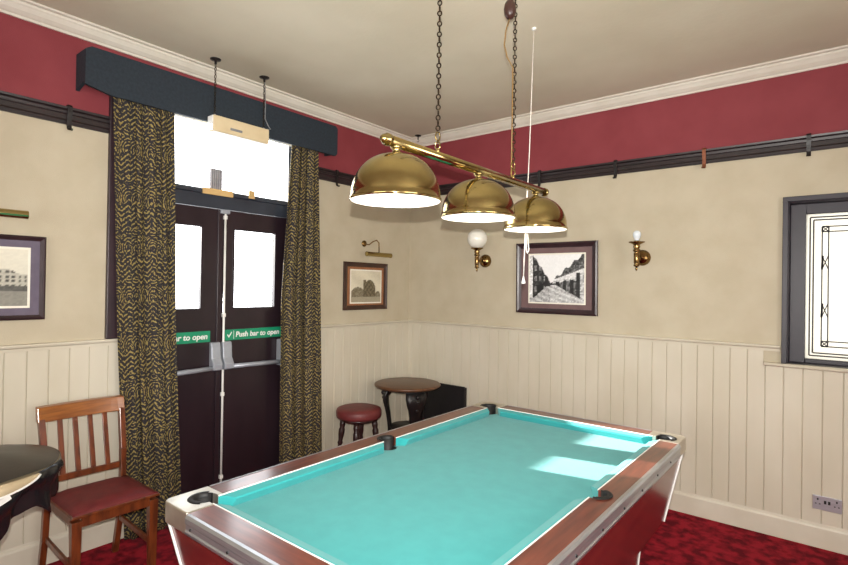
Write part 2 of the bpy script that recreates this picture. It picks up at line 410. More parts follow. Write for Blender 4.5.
def leaf(name, label, y0, y1, gy0, gy1, side):
    d = thing(name, label, 'door', kind='structure')
    lf = plate(-.045, 0, y0, y1, .012, 2.125, gy0, gy1, 1.405, 2.0, MB()).build('door_leaf', M['door'], d)
    MB().box((-.026, gy0-.002, 1.403), (-.020, gy1+.002, 2.002)).build('glass_pane', M['glass'], d)
    b = MB()
    for (a0, a1, c0, c1) in ((gy0, gy1, 1.405, 1.417), (gy0, gy1, 1.988, 2.0), (gy0, gy0+.012, 1.417, 1.988), (gy1-.012, gy1, 1.417, 1.988)):
        b.box((-.02, a0, c0), (.006, a1, c1))
    b.build('glazing_bead', M['door'], d)
    # panic bar
    yb = -2.148 if side < 0 else -2.060
    b = MB(); prof = [(0, .975), (.030, .972), (.062, .980), (.066, 1.02), (.040, 1.06), (.034, 1.14), (.026, 1.172), (0, 1.175)]
    b.prism([(x, yb-.036, z) for x, z in prof], (0, .072, 0)); bx = b.build('push_bar_housing', M['hardware'], d, bevel=.006)
    far = -2.60 if side < 0 else -1.60
    b = MB(); b.tube([(.046, yb, .995), (.046, far, .985)], .017, 12); b.build('push_bar', M['hardware'], d)
    b = MB(); b.box((0, far-.02, .955), (.058, far+.02, 1.16)); b.build('bar_end_bracket', M['hardware'], d, bevel=.006)
    # green sign
    s0, s1 = (-2.66, -2.178) if side < 0 else (-2.064, -1.565)
    sg = MB().box((0, s0, 1.178), (.003, s1, 1.256)).build('safety_sign', M['green'], d)
    x = .0036
    b = MB(); b.box((.003, s0+.068, 1.186), (x, s0+.0715, 1.248))
    b.add([(x, s0+.016, 1.217), (x, s0+.023, 1.224), (x, s0+.030, 1.210), (x, s0+.050, 1.240), (x, s0+.056, 1.235), (x, s0+.031, 1.196)], [(0,1,2,5),(2,3,4,5)])
    sub(b, 'tick_mark', M['white'], sg, fix=False)
    text_mesh('Push bar to open', .055, (.0032, s0+(.078 if side < 0 else .084), 1.200), sg, 'sign_lettering', M['white'])
    return d
d1 = leaf('door_1', 'left leaf of the dark glazed double doors', -2.692, -2.100, -2.62, -2.245, -1)
d2 = leaf('door_2', 'right leaf of the dark glazed double doors with white bolt rod', -2.096, -1.498, -2.012, -1.638, 1)
b = MB(); b.tube([(.016, -2.084, .06), (.016, -2.084, 2.11)], .008, 10); rod = b.build('bolt_rod', M['white'], d2)
for z in (2.07, 1.365, .794, .2):
    b = MB(); b.box((.001, -2.095, z-.014), (.024, -2.071, z+.014)); sub(b, 'rod_guide', M['white'], rod, bevel=.003)
b = MB(); b.box((0, -2.122, 2.095), (.03, -2.054, 2.122)); b.build('top_latch', M['hardware'], d2, bevel=.004)
b = MB(); b.box((0, -2.135, .02), (.012, -2.103, 2.12)); b.build('meeting_bead', M['door'], d1, bevel=.003)
# frame: posts, transom bar, fanlight
b = MB()
b.box((-.2, DY0, 0), (.004, DY0+.008, DZ)); b.box((-.2, DY1-.008, 0), (.004, DY1, DZ)); b.box((-.2, DY0+.008, DZ-.012), (.004, DY1-.008, DZ))
trim(b, M['frame_blue'], 'dark frame lining of the doorway')
b = MB(); b.box((-.09, DY0+.008, 2.130), (.004, DY1-.008, 2.225)); b.box((-.09, DY0+.008, 2.225), (.022, DY1-.008, 2.252))
trim(b, M['frame_blue'], 'dark blue grey transom bar above the double doors', .003)
fl = thing('window_1', 'bright fanlight above the double doors', 'window', kind='structure')
b = MB(); y0, y1 = DY0+.008, DY1-.008
for a in ((y0, y1, 2.252, 2.262), (y0, y1, 2.81, 2.838), (y0, y0+.03, 2.262, 2.81), (y1-.03, y1, 2.262, 2.81)): b.box((-.06, a[0], a[2]), (-.005, a[1], a[3]))
b.build('window_frame', M['frame_blue'], fl)
MB().box((-.036, y0+.028, 2.260), (-.031, y1-.028, 2.812)).build('glass_pane', M['glass'], fl)
# bits on the transom
tag(MB().box((.022, -2.268, 2.218), (.034, -2.035, 2.262)).build('batten', M['tan'], bevel=.003), 'long tan batten fixed to the transom bar above the doors', 'batten')
tag(MB().box((.022, -1.906, 2.232), (.034, -1.856, 2.292)).build('batten', M['tan'], bevel=.003), 'small square tan batten on the transom bar above the right door', 'batten')
v = thing('vent_grille', 'grey ribbed vent at the bottom of the bright fanlight', 'vent')
MB().box((-.031, -2.19, 2.263), (-.019, -2.095, 2.415)).build('vent_plate', M['greyv'], v)
for k in range(6):
    b = MB(); b.box((-.019, -2.186+k*.0155, 2.268), (-.010, -2.178+k*.0155, 2.41)); b.build('vent_rib', M['steel'], v)

# ------------------------------------------------------------------ pelmet, track, curtains
px, py0, py1, pz0, pz1 = .15, -3.037, -1.145, 2.685, 2.935
front = [(py0, 2.715), (py0, pz1-.02), (py0+.03, pz1), (py1-.02, pz1), (py1, pz1-.02), (py1, pz0+.02), (py1-.02, pz0), (-2.90, pz0)]
b = MB(); b.prism([(px-.018, y, z) for y, z in front], (.018, 0, 0))
b.prism([(.002, py0, 2.705), (px-.03, py0, 2.735), (px-.018, py0, 2.715), (px-.018, py0, pz1-.02), (.002, py0, pz1-.02)], (0, .018, 0))
b.box((.002, py1-.018, pz0+.02), (px-.018, py1, pz1-.02)); b.box((.002, py0+.02, pz1-.03), (px-.018, py1-.02, pz1-.012))
tag(b.build('pelmet', M['pelmet']), 'dark green black box pelmet over the double doors', 'pelmet')
b = MB(); b.box((.034, -2.82, 2.700), (.048, -1.36, 2.716))
for y in (-2.79, -2.1, -1.40): b.box((.0305, y-.01, 2.702), (.034, y+.01, 2.714))
tag(b.build('curtain_track', M['white'], bevel=.002), 'white curtain track under the dark pelmet', 'curtain track')

def curtain(name, label, edges, folds, seed):
    """edges: list of (z, y_left, y_right)"""
    rnd = random.Random(seed); nu, nv = 150, 40
    ph = [rnd.uniform(0, 6.28) for _ in range(6)]
    def ed(z):
        for (za, la, ra), (zb, lb, rb) in zip(edges, edges[1:]):
            if zb <= z <= za:
                t = (za-z)/(za-zb); return la+(lb-la)*t, ra+(rb-ra)*t
        return edges[-1][1:]
    V, F, UV = [], [], []
    for j in range(nv+1):
        z = 2.75 + (.012-2.75)*j/nv; yl, yr = ed(z); row = []
        arc = 0; prev = None
        for i in range(nu+1):
            s = i/nu
            s2 = s + .020*math.sin(2*PI*folds*s*.5+ph[0]) + .012*math.sin(3*z+ph[1])*math.sin(PI*s)
            amp = .025*(.8+.2*math.sin(2*PI*s*2+ph[2]))
            x = .096 + amp*math.sin(2*PI*folds*s2+ph[3]+.35*math.sin(1.3*z+ph[4])) + .005*math.sin(4.2*PI*folds*s+ph[5]+z)
            y = yl+(yr-yl)*s + .010*math.sin(4*PI*folds*s+ph[1])*math.sin(PI*s)
            if prev is not None: arc += math.hypot(x-prev[0], y-prev[1])
            prev = (x, y); V.append((x, y, z)); UV.append((arc, z))
    for j in range(nv):
        for i in range(nu):
            a = j*(nu+1)+i; F.append((a, a+nu+1, a+nu+2, a+1))
    me = bpy.data.meshes.new(name); me.from_pydata(V, [], F); me.materials.append(M['curtain'])
    uv = me.uv_layers.new(name='cloth')
    for p in me.polygons:
        p.use_smooth = True
        for li in p.loop_indices: uv.data[li].uv = UV[me.loops[li].vertex_index]
    o = bpy.data.objects.new(name, me); C.objects.link(o)
    s = o.modifiers.new('thickness', 'SOLIDIFY'); s.thickness = .004; s.offset = 0
    return tag(o, label, 'curtain', 'long curtains at the double doors')
curtain('curtain', 'black and gold patterned curtain left of the doors, behind the chair', [(2.75, -2.862, -2.515), (1.25, -2.815, -2.47), (.25, -2.765, -2.42), (0, -2.755, -2.41)], 4.5, 3)
curtain('curtain', 'black and gold patterned curtain right of the doors', [(2.75, -1.570, -1.312), (1.48, -1.65, -1.268), (.25, -1.64, -1.222), (0, -1.63, -1.21)], 4, 11)

# ------------------------------------------------------------------ leaded window in the picture wall
wn = thing('window_2', 'leaded frosted window in a dark plum frame at the right', 'window', kind='structure')
b = MB(); t = .045
ox0, ox1, oz0, oz1 = 3.197, 4.378, 1.132, 2.212
for a in ((ox0, ox1, oz1-.03, oz1), (ox0, ox0+.03, oz0, oz1-.03), (ox1-.03, ox1, oz0, oz1-.03)): b.box((a[0], -.03, a[2]), (a[1], .0, a[3]))
b.box((ox0+.03, -.004, 1.126), (ox1-.03, .14, 1.134))
b.box((ox0+.028, 0, 1.134), (ox0+.034, .14, oz1-.03)); b.box((ox1-.034, 0, 1.134), (ox1-.028, .14, oz1-.03)); b.box((ox0+.034, 0, oz1-.036), (ox1-.034, .14, oz1-.018))
b.build('window_frame', M['winframe'], wn, bevel=.003)
gx0, gx1, gz0, gz1 = 3.315, 4.26, 1.162, 2.108
b = MB()
for a in ((3.231, gx0, 1.134, 2.176), (gx1, 4.344, 1.134, 2.176), (gx0, gx1, 1.134, gz0), (gx0, gx1, gz1, 2.176)): b.box((a[0], .105, a[2]), (a[1], .14, a[3]))
b.build('sash', M['winframe'], wn, bevel=.004)
MB().box((gx0-.004, .122, gz0-.004), (gx1+.004, .126, gz1+.004)).build('glass_pane', M['frost'], wn)
b = MB(); Yl = .119
def ln(x0, z0, x1, z1, w=.006): b.bar((x0, Yl, z0), (x1, Yl, z1), w*1.5, .006, ref=(0, 1, 0))
def rect(i, w=.006):
    x0, x1, z0, z1 = gx0+i, gx1-i, gz0+i, gz1-i
    ln(x0, z0, x1, z0, w); ln(x0, z1, x1, z1, w); ln(x0, z0, x0, z1, w); ln(x1, z0, x1, z1, w)
rect(.022); rect(.04); rect(.085, .005); rect(.118, .005)
i0, i1 = .085, .118
for xa, xb in ((gx0+i0, gx0+i1), (gx1-i1, gx1-i0)):
    for za, zb in ((gz0+i0, gz0+i1), (gz1-i1, gz1-i0)):
        ln(xa, za, xb, zb, .004); ln(xa, zb, xb, za, .004)
        xm, zm = (xa+xb)/2, (za+zb)/2
        ln(xa, za, xb, za); ln(xa, zb, xb, zb); ln(xa, za, xa, zb); ln(xb, za, xb, zb)
    for zc in (1.48, 1.79):
        ln(xa, zc-.045, xb, zc+.045, .004); ln(xa, zc+.045, xb, zc-.045, .004); ln(xa, zc-.045, xa+.004, zc+.045, .008)
b.build('lead_lines', M['lead'], wn)

# ------------------------------------------------------------------ pool table
TX0, TX1, TY0, TY1, TZ = 1.642, 2.872, -3.259, -1.129, .83
pt = thing('pool_table', 'mahogany pool table with turquoise cloth under the brass lamps', 'pool table', ((TX0+TX1)/2, (TY0+TY1)/2, 0))
IX0, IX1, IY0, IY1 = TX0+.104, TX1-.092, TY0+.097, TY1-.100
YM = (TY0+TY1)/2
corners = [(IX0-.012, IY0+.004), (IX1+.012, IY0+.004), (IX1+.012, IY1-.004), (IX0-.012, IY1-.004)]
mids = [(IX0-.012, YM), (IX1+.012, YM)]
def cut(o, cyl):
    """cut pocket holes and keep the result as plain mesh"""
    me = bpy.data.meshes.new('c')
    b = MB()
    for (cx, cy, r) in cyl: b.lathe([(r, .70), (r, .95)], (cx, cy, 0), n=28, smooth=False)
    c = b.build('cutter', M['blackp'])
    md = o.modifiers.new('cut', 'BOOLEAN'); md.operation = 'DIFFERENCE'; md.object = c; md.solver = 'EXACT'
    c.parent = None; c.location = o.matrix_world.translation*0
    bpy.context.view_layer.update()
    dg = bpy.context.evaluated_depsgraph_get()
    new = bpy.data.meshes.new_from_object(o.evaluated_get(dg))
    o.modifiers.clear(); old = o.data; nm = old.name; o.data = new; bpy.data.meshes.remove(old); new.name = nm
    bpy.data.objects.remove(c)
PR = .046
holes = [(x, y, PR) for x, y in corners+mids]
pl = MB().box((IX0-.06, IY0-.06, .755), (IX1+.06, IY1+.06, .788)).build('playing_cloth', M['felt'], pt); cut(pl, holes)
CP = .175     # corner plate size
def railpiece(a, b_, mats, cutters):
    r = MB().box(a, b_).build('rail', mats, pt)
    if cutters: cut(r, cutters)
    return r
z0, z1 = .772, TZ
railpiece((TX0+CP*.95, TY0, z0), (TX1-CP*.95, IY0, z1), M['mahogx'], holes)
railpiece((TX0+CP*.95, IY1, z0), (TX1-CP*.95, TY1, z1), M['mahogx'], holes)
railpiece((TX0, TY0+CP*.95, z0), (IX0, TY1-CP*.95, z1), M['mahog'], holes)
railpiece((IX1, TY0+CP*.95, z0), (TX1, TY1-CP*.95, z1), M['mahog'], holes)
for sx, sy in ((0, 0), (1, 0), (1, 1), (0, 1)):
    X, Y = (TX0, TX1)[sx], (TY0, TY1)[sy]; dx, dy = 1-2*sx, 1-2*sy
    ix, iy = (IX0, IX1)[sx], (IY0, IY1)[sy]; R_ = .03
    pts = [(X+dx*CP*.95, Y-dy*.003), ]
    for k in range(7):
        a = k/6*PI/2
        pts.append((X-dx*.003+dx*R_*(1-math.sin(a)), Y-dy*.003+dy*R_*(1-math.cos(a))))
    pts += [(X-dx*.003, Y+dy*CP*.95), (ix, Y+dy*CP*.95), (ix, iy), (X+dx*CP*.95, iy)]
    c = MB().prism([(x, y, .760) for x, y in pts], (0, 0, TZ+.003-.760)).build('corner_plate', M['chrome'], pt, bevel=.004); cut(c, holes)
# aluminium edging with raised ribs
def edging(p, q, out):
    prof = [(0, .768), (.010, .768), (.012, .778), (.009, .784), (.009, .800), (.012, .806), (.012, .822), (.006, TZ+.001), (-.004, TZ+.002), (-.004, TZ), (0, TZ)]
    b = MB(); b.prism([(p[0]+out[0]*d, p[1]+out[1]*d, z) for d, z in prof], (q[0]-p[0], q[1]-p[1], 0))
    e = b.build('edge_trim', M['alu'], pt)
    L_ = math.hypot(q[0]-p[0], q[1]-p[1]); n = max(4, int(L_/.22))
    for k in range(n):
        t = (k+.15)/n; cx, cy = p[0]+(q[0]-p[0])*t, p[1]+(q[1]-p[1])*t; sg = out[0]+out[1]
        b = MB(); b.lathe([(.0001, 0), (.0045, 0), (.0045, .004*sg), (.0001, .005*sg)], (cx+out[0]*.0085, cy+out[1]*.0085, .792), axis='x' if out[0] else 'y', n=8, smooth=False)
        sub(b, 'trim_screw', M['blackp'], e)
edging((TX0+CP, TY0), (TX1-CP, TY0), (0, -1)); edging((TX0+CP, TY1), (TX1-CP, TY1), (0, 1))
edging((TX0, TY0+CP), (TX0, TY1-CP), (-1, 0)); edging((TX1, TY0+CP), (TX1, TY1-CP), (1, 0))
# cushions: back edge along the rail, nose towards the cloth
def cushion(p, q, inn, g0, g1):
    p, q, inn = Vector((*p, 0)), Vector((*q, 0)), Vector((*inn, 0)); t = (q-p).normalized()
    A, B = p+t*g0, q-t*g1; n0, n1 = t*.045, t*.045; w = .046
    sec = [(0, .7885), (0, TZ-.002), (.012, TZ-.001), (w-.004, TZ-.008), (w, TZ-.014), (w-.012, .7885)]
    lo = [A + inn*d + n0*(d/w) + Vector((0, 0, z)) for d, z in sec]; hi = [B + inn*d - n1*(d/w) + Vector((0, 0, z)) for d, z in sec]
    n = len(sec); b = MB()
    b.add(lo+hi, [list(range(n)), [i+n for i in range(n)][::-1]] + [(i, i+n, (i+1) % n+n, (i+1) % n) for i in range(n)])
    c = b.build('cushion', M['felt'], pt)
    b = MB(); b.bar(A+inn*.001+Vector((0, 0, TZ-.0005)), B+inn*.001+Vector((0, 0, TZ-.0005)), .0045, .004)
    sub(b, 'white_piping', M['white'], c)
g, gm = .050, .046
cushion((IX0, IY0), (IX1, IY0), (0, 1), g, g); cushion((IX0, IY1), (IX1, IY1), (0, -1), g, g)
cushion((IX0, IY0), (IX0, YM), (1, 0), g, gm); cushion((IX0, YM), (IX0, IY1), (1, 0), gm, g)
cushion((IX1, IY0), (IX1, YM), (-1, 0), g, gm); cushion((IX1, YM), (IX1, IY1), (-1, 0), gm, g)
for (cx, cy) in corners+mids:
    corner = (cx, cy) in corners
    ang = math.atan2(cy-YM if corner else 0, cx-(TX0+TX1)/2) if not corner else math.atan2(1 if cy > YM else -1, 1 if cx > 2.2 else -1)
    span = PI*.62 if corner else PI*.5
    b = MB(); r = PR-.001
    b.lathe([(r, .705), (r, TZ+.004), (r-.007, TZ+.004), (r-.009, .715)], (cx, cy, 0), n=24, a0=ang-span, a1=ang+span)
    b.lathe([(.0001, .705), (r, .705), (r, .715), (.0001, .715)], (cx, cy, 0), n=24)
    b.lathe([(r, .705), (r, .783), (r-.006, .783), (r-.008, .715)], (cx, cy, 0), n=24, a0=ang+span, a1=ang+2*PI-span)
    # raised lip on the rail
    b.lathe([(r-.008, TZ-.01), (r-.008, TZ+.006), (r+.010, TZ+.0055), (r+.012, TZ+.003)], (cx, cy, 0), n=24, a0=ang-span*.82, a1=ang+span*.82)
    b.build('pocket', M['blackp'], pt)
# tapered cabinet with white corner strips
ct, cb, BZ = .014, .09, .385
T_ = [(TX0+ct, TY0+ct), (TX1-ct, TY0+ct), (TX1-ct, TY1-ct), (TX0+ct, TY1-ct)]
B_ = [(TX0+cb, TY0+cb), (TX1-cb, TY0+cb), (TX1-cb, TY1-cb*.75), (TX0+cb, TY1-cb*.75)]
# the cabinet is a hollow case: four tapered side panels, a floor and a top rim
b = MB(); th = .022
for i in range(4):
    j = (i+1) % 4; cx_, cy_ = (TX0+TX1)/2, YM
    def inn(pnt): return (pnt[0]+(th if pnt[0] < cx_ else -th), pnt[1]+(th if pnt[1] < cy_ else -th))
    lo = [(*B_[i], BZ), (*B_[j], BZ), (*inn(B_[j]), BZ), (*inn(B_[i]), BZ)]
    hi = [(*T_[i], .768), (*T_[j], .768), (*inn(T_[j]), .768), (*inn(T_[i]), .768)]
    b.hexa(lo, hi)
b.box((B_[0][0]+th, B_[0][1]+th, BZ), (B_[2][0]-th, B_[2][1]-th, BZ+.02))
b.build('cabinet', M['body'], pt)
for i, (sx, sy) in enumerate(((-1, -1), (1, -1), (1, 1), (-1, 1))):
    b = MB(); b.bar((B_[i][0]+sx*.002, B_[i][1]+sy*.002, BZ), (T_[i][0]+sx*.002, T_[i][1]+sy*.002, .757), .007, .007, ref=(1, 0, 0))
    b.build('corner_strip', M['white'], pt)
for y0, y1 in ((-2.80, -2.44), (-1.95, -1.60)):
    b = MB(); xa, xb = B_[0][0]+.004, B_[1][0]-.004
    b.hexa([(xa+.03, y0+.02, 0), (xb-.03, y0+.02, 0), (xb-.03, y1-.02, 0), (xa+.03, y1-.02, 0)], [(xa, y0, BZ), (xb, y0, BZ), (xb, y1, BZ), (xa, y1, BZ)])
    lg = b.build('pedestal_leg', M['body'], pt)
    for (xt, xl) in ((xa, xa+.03), (xb, xb-.03)):
        for (yt, yl) in ((y0, y0+.02), (y1, y1-.02)):
            b = MB(); b.bar((xl, yl, 0.001), (xt, yt, BZ-.001), .008, .008, ref=(1, 0, 0)); sub(b, 'leg_strip', M['white'], lg)

# ------------------------------------------------------------------ brass snooker lamp
LX, LZ = 2.257, 2.108
sl = thing('pool_table_lamp', 'brass bar lamp with three dome shades hanging over the pool table', 'lamp', (LX, -2.18, H))
b = MB(); b.tube([(LX, -2.80, LZ), (LX, -1.56, LZ)], .019, 20); b.build('lamp_bar', M['brass'], sl)
for y, s in ((-2.80, -1), (-1.56, 1)):
    b = MB(); b.lathe([(.0001, .028*s), (.010, .026*s), (.016, .018*s), (.014, .008*s), (.022, .004*s), (.022, -.012*s)], (LX, y, LZ), axis='y', n=20)
    b.build('bar_finial', M['brass'], sl)
for y in (-2.75, -2.21, -1.665):
    b = MB(); R_ = .16; hz = 1.898; Ht = .168
    prof = [(R_, hz), (R_+.0035, hz+.002), (R_+.0035, hz+.010), (R_, hz+.014)]
    for k in range(1, 17):
        a = k/16*PI/2*.93; prof.append((R_*math.cos(a)**.86, hz+.014+(Ht-.014)*math.sin(a)))
    ri, zi = prof[-1]
    prof.append((.0001, zi+.002))
    b.lathe(prof, (LX, y, 0), n=56, caps=False)
    sh = b.build('lamp_shade', M['brass'], sl)
    b = MB(); pin = [(R_-.0005, hz+.001)]
    for k in range(1, 15): a = k/14*PI/2*.93; pin.append(((R_-.004)*math.cos(a), hz+.012+(Ht-.022)*math.sin(a)))
    pin.append((.0001, hz+Ht-.007))
    b.lathe(pin, (LX, y, 0), n=48, caps=False); sub(b, 'shade_lining', M['enamel'], sh)
    b = MB(); prof = [(.0001, 1.925)]
    for k in range(1, 9): a = k/8*PI; prof.append((.034*math.sin(a)+.0001, 1.960-.034*math.cos(a)))
    prof += [(.016, 1.998), (.014, 2.030)]
    b.lathe(prof, (LX, y, 0), n=20); sub(b, 'light_bulb', M['bulb'], sh)
    b = MB(); b.lathe([(.030, 2.060), (.032, 2.066), (.016, 2.072), (.012, 2.080), (.020, 2.086), (.022, 2.094), (.014, 2.10)], (LX, y, 0), n=20)
    b.build('shade_collar', M['brass'], sl)
def link_pts(c, L_, W_, ang, n=14):
    out = []; dx, dy = math.cos(ang), math.sin(ang)
    for k in range(n):
        a = 2*PI*k/n; u = W_*math.cos(a); v_ = (L_-W_)*max(-1, min(1, math.sin(a)*1.25))*.72 + W_*.6*math.sin(a)
        out.append((c[0]+u*dx, c[1]+u*dy, c[2]+v_))
    return out
def chain(x, y, z0, z1, L_=.0135, W_=.0078, r=.0027):
    b = MB(); step = L_*1.52; n = max(2, int(round((z1-z0)/step))); step = (z1-z0)/n
    for k in range(n): b.tube(link_pts((x, y, z0+step*(k+.5)), step*.66, W_, (k % 2)*PI/2+.5), r, 6, closed=True)
    return b
for y in (-2.508, -1.905):
    chain(LX, y, LZ+.10, H-.03).build('lamp_chain', M['chain'], sl)
    b = MB(); b.lathe([(.0001, -.03), (.016, -.03), (.02, -.012), (.045, -.004), (.045, 0)], (LX, y, H), n=20); b.build('ceiling_hook', M['iron'], sl)
    b = MB(); b.tube(link_pts((LX, y, LZ+.078), .024, .011, 1.3), .0032, 8, closed=True); b.tube(link_pts((LX, y, LZ+.042), .021, .010, .2), .0028, 8, closed=True)
    b.lathe([(.005, .014), (.010, .018), (.007, .026), (.0001, .028)], (LX, y, LZ), n=12); b.build('hanging_loop', M['brass'], sl)
b = MB(); yc = -1.905
b.tube([(LX-.012, yc-.012, H-.01), (LX-.018, yc-.016, 3.03), (LX-.02, yc-.018, 2.985)], .004, 8)
b.tube([(LX-.02, yc-.018, 2.90), (LX-.035, yc-.028, 2.84), (LX-.04, yc-.032, 2.77), (LX-.03, yc-.02, 2.71), (LX-.006, yc-.006, 2.66), (LX-.006, yc-.006, 2.4), (LX-.006, yc-.006, LZ+.02)], .0032, 8)
b.build('lamp_cable', M['cable'], sl)
b = MB(); b.lathe([(.0001, 2.893), (.016, 2.897), (.026, 2.915), (.030, 2.94), (.026, 2.965), (.016, 2.983), (.0001, 2.987)], (LX-.02, yc-.018, 0), n=20); b.build('cable_connector', M['connector'], sl)

# white pull cord
pc = thing('pull_cord', 'thin white pull cord hanging from the ceiling beside the brass lamps', 'pull cord', (2.097, -1.397, H))
b = MB(); b.tube([(2.097, -1.397, H), (2.085, -1.407, 2.4), (2.072, -1.417, 1.92), (2.066, -1.422, 1.655)], .0026, 8)
b.tube([(2.074, -1.415, 1.93), (2.083, -1.408, 1.90), (2.086, -1.406, 1.85), (2.089, -1.404, 1.81), (2.083, -1.409, 1.795), (2.077, -1.413, 1.82), (2.078, -1.412, 1.87), (2.072, -1.417, 1.93)], .0026, 8)
b.build('cord', M['cord'], pc)
b = MB(); b.lathe([(.0001, 1.618), (.011, 1.620), (.013, 1.628), (.007, 1.645), (.004, 1.662), (.0001, 1.664)], (2.066, -1.422, 0), n=16); b.build('cord_pull', M['white'], pc)
b = MB(); b.lathe([(.0001, H-.012), (.012, H-.012), (.014, H-.002), (.014, H)], (2.097, -1.397, 0), n=16); b.build('cord_mount', M['white'], pc)

# ------------------------------------------------------------------ emergency light box on chains
el = thing('hanging_light_box', 'cream emergency light box hanging on chains before the fanlight', 'light', (.2, -2.09, H))
b = MB(); b.box((.165, -2.312, 2.611), (.238, -1.882, 2.716)); b.build('box_body', M['boxcream'], el, bevel=.005)
b = MB(); b.box((.172, -2.318, 2.616), (.232, -2.312, 2.711)); part_label(b.build('end_cap', M['white'], el), 'white end cap')
b = MB(); b.box((.175, -2.30, 2.606), (.228, -1.895, 2.611)); b.build('diffuser', M['white'], el)
b = MB(); b.box((.238, -2.19, 2.638), (.2395, -2.10, 2.655)); part_label(b.build('rating_plate', M['greyv'], el), 'small grey plate')
for x, y, yb in ((.2, -2.285, -2.285), (.2, -1.905, -1.905)):
    chain(x, y, 2.722, H-.03, .016, .0065, .0022).build('box_chain', M['chain'], el)
    b = MB(); b.lathe([(.0001, -.035), (.008, -.033), (.008, -.012), (.034, -.006), (.036, 0)], (x, y, H), n=20); b.build('ceiling_hook', M['iron'], el)
    b = MB(); b.tube(link_pts((x, y, 2.722), .012, .008, .3), .0025, 6, closed=True); b.build('box_eye', M['hardware'], el)
b = MB(); b.tube([(.2, -1.90, 3.07), (.2, -1.893, 2.9), (.2, -1.894, 2.80), (.2, -1.865, 2.755), (.2, -1.845, 2.735), (.2, -1.87, 2.728), (.2, -1.90, 2.719)], .0035, 8)
b.build('power_cable', M['greyv'], el)
ch = MB(); ch.lathe([(.0001, -.045), (.006, -.045), (.006, -.012), (.030, -.008), (.032, 0)], (.182, -.112, H), n=20)
ch.tube([(.182+.012*math.cos(a), -.112, H-.055-.012*math.sin(a)) for a in [k/8*1.5*PI-PI*.5 for k in range(9)]], .0028, 6)
tag(ch.build('ceiling_hook', M['iron']), 'black hook in the ceiling at the far corner of the room', 'hook')

# ------------------------------------------------------------------ picture rail hooks
def rail_hook(name, axis, s, m_, label, length=.032):
    b = MB()
    prof = [(.022, 2.598), (.038, 2.60), (.044, 2.590), (.042, 2.56), (.036, 2.53), (.032, 2.49), (.036, 2.49-length*.7), (.050, 2.49-length), (.060, 2.49-length*.8)]
    for a, c in zip(prof, prof[1:]):
        if axis == 'L': b.bar((a[0], s, a[1]), (c[0], s, c[1]) , .024, .005, ref=(1, 0, 0))
        else: b.bar((s, -a[0], a[1]), (s, -c[0], c[1]), .024, .005, ref=(0, 1, 0))
    tag(b.build('picture_hook', m_), label, 'hook', 'picture rail hooks')
rail_hook('h', 'L', -3.076, M['iron'], 'dark hook on the picture rail left of the curtains')
rail_hook('h', 'L', -1.04, M['iron'], 'dark hook on the picture rail just right of the curtains')
rail_hook('h', 'B', 1.47, M['iron'], 'dark hook on the picture rail behind the third brass shade')
rail_hook('h', 'B', 2.115, M['iron'], 'dark hook on the picture rail between street picture and second wall light')
rail_hook('h', 'B', 2.735, M['copper'], 'coppery hook on the picture rail, right of the second wall light')
rail_hook('h', 'B', 3.33, M['iron'], 'dark hook on the picture rail above the leaded window')

# ------------------------------------------------------------------ pictures
def print_mesh(name, fn, nx, nz, P, parent):
    """P(u, v) -> point; fn(u, v) -> grey or rgb in 0..1 (v up)"""
    V, F, col = [], [], []
    for j in range(nz+1):
        for i in range(nx+1):
            u, v_ = i/nx, j/nz; V.append(P(u, v_)); c = fn(u, v_)
            if not isinstance(c, tuple): c = (c, c, c)
            col.append(lin(tuple(max(0, min(1, q))*255 for q in c)))
    for j in range(nz):
        for i in range(nx): a = j*(nx+1)+i; F.append((a, a+1, a+nx+2, a+nx+1))
    me = bpy.data.meshes.new(name); me.from_pydata(V, [], F); me.materials.append(M['print'])
    at = me.color_attributes.new('print', 'FLOAT_COLOR', 'POINT')
    for k, c in enumerate(col): at.data[k].color = c
    o = bpy.data.objects.new(name, me); C.objects.link(o); o.parent = parent
    o.location = -Vector(parent['_o'])
    return o
def hsh(a, b_): return (math.sin(a*127.1+b_*311.7)*43758.5453) % 1
def street(u, v):
    n = hsh(int(u*45), int(v*36))*.34-.17
    ground = v < .20 + .0*u
    vp = (.40, .42)
    # sky wedge between the two rows
    lt = .42 + (vp[0]-u)*1.75 + .02*math.sin(u*60)       # top line of left row
    rt_ = .42 + (u-vp[0])*1.0 + .03*math.sin(u*40)
    road_l = .42 - (vp[0]-u)*1.05 if u < vp[0] else 1
    road_r = .42 - (u-vp[0])*.62 if u >= vp[0] else 1
    if u < vp[0]:
        if v > lt or (v > .93 and u > .12): return .93+n*.08
        if v < min(road_l, .34) or v < .10: return .66+n*.6+.08*math.sin(u*30+v*50)
        if u < .06: return .88+n  # reflection painted into the print as a pale strip at the left
        w = .15+n*.7
        if (int(u*22) % 2 == 0) and (int(v*9) % 2 == 0): w = .5+n
        if .16 < u < .26 and v < .36: w = .06
        if .27 < u < .36 and .2 < v < .55 and int(u*30) % 2: w = .10
        return w
    if v > rt_: return .93+n*.08
    if v < min(road_r, .36) or v < .08: return .74+n*.6+.07*math.sin(u*25+v*60)
    w = .38+n
    if v > rt_-.12: w = .28+n
    d = (u-vp[0])
    if abs(v-(.42+d*.38)) < .035+.05*d: w = .86+n*.4
    if abs(v-(.42+d*.18)) < .02+.03*d: w = .75+n
    if v < .42+d*.15 and int(u*16) % 2 == 0: w = .10+n*.5
    if u > .86 and v < .62: w = .12+n*.4 if u < .93 else .7+n
    return w
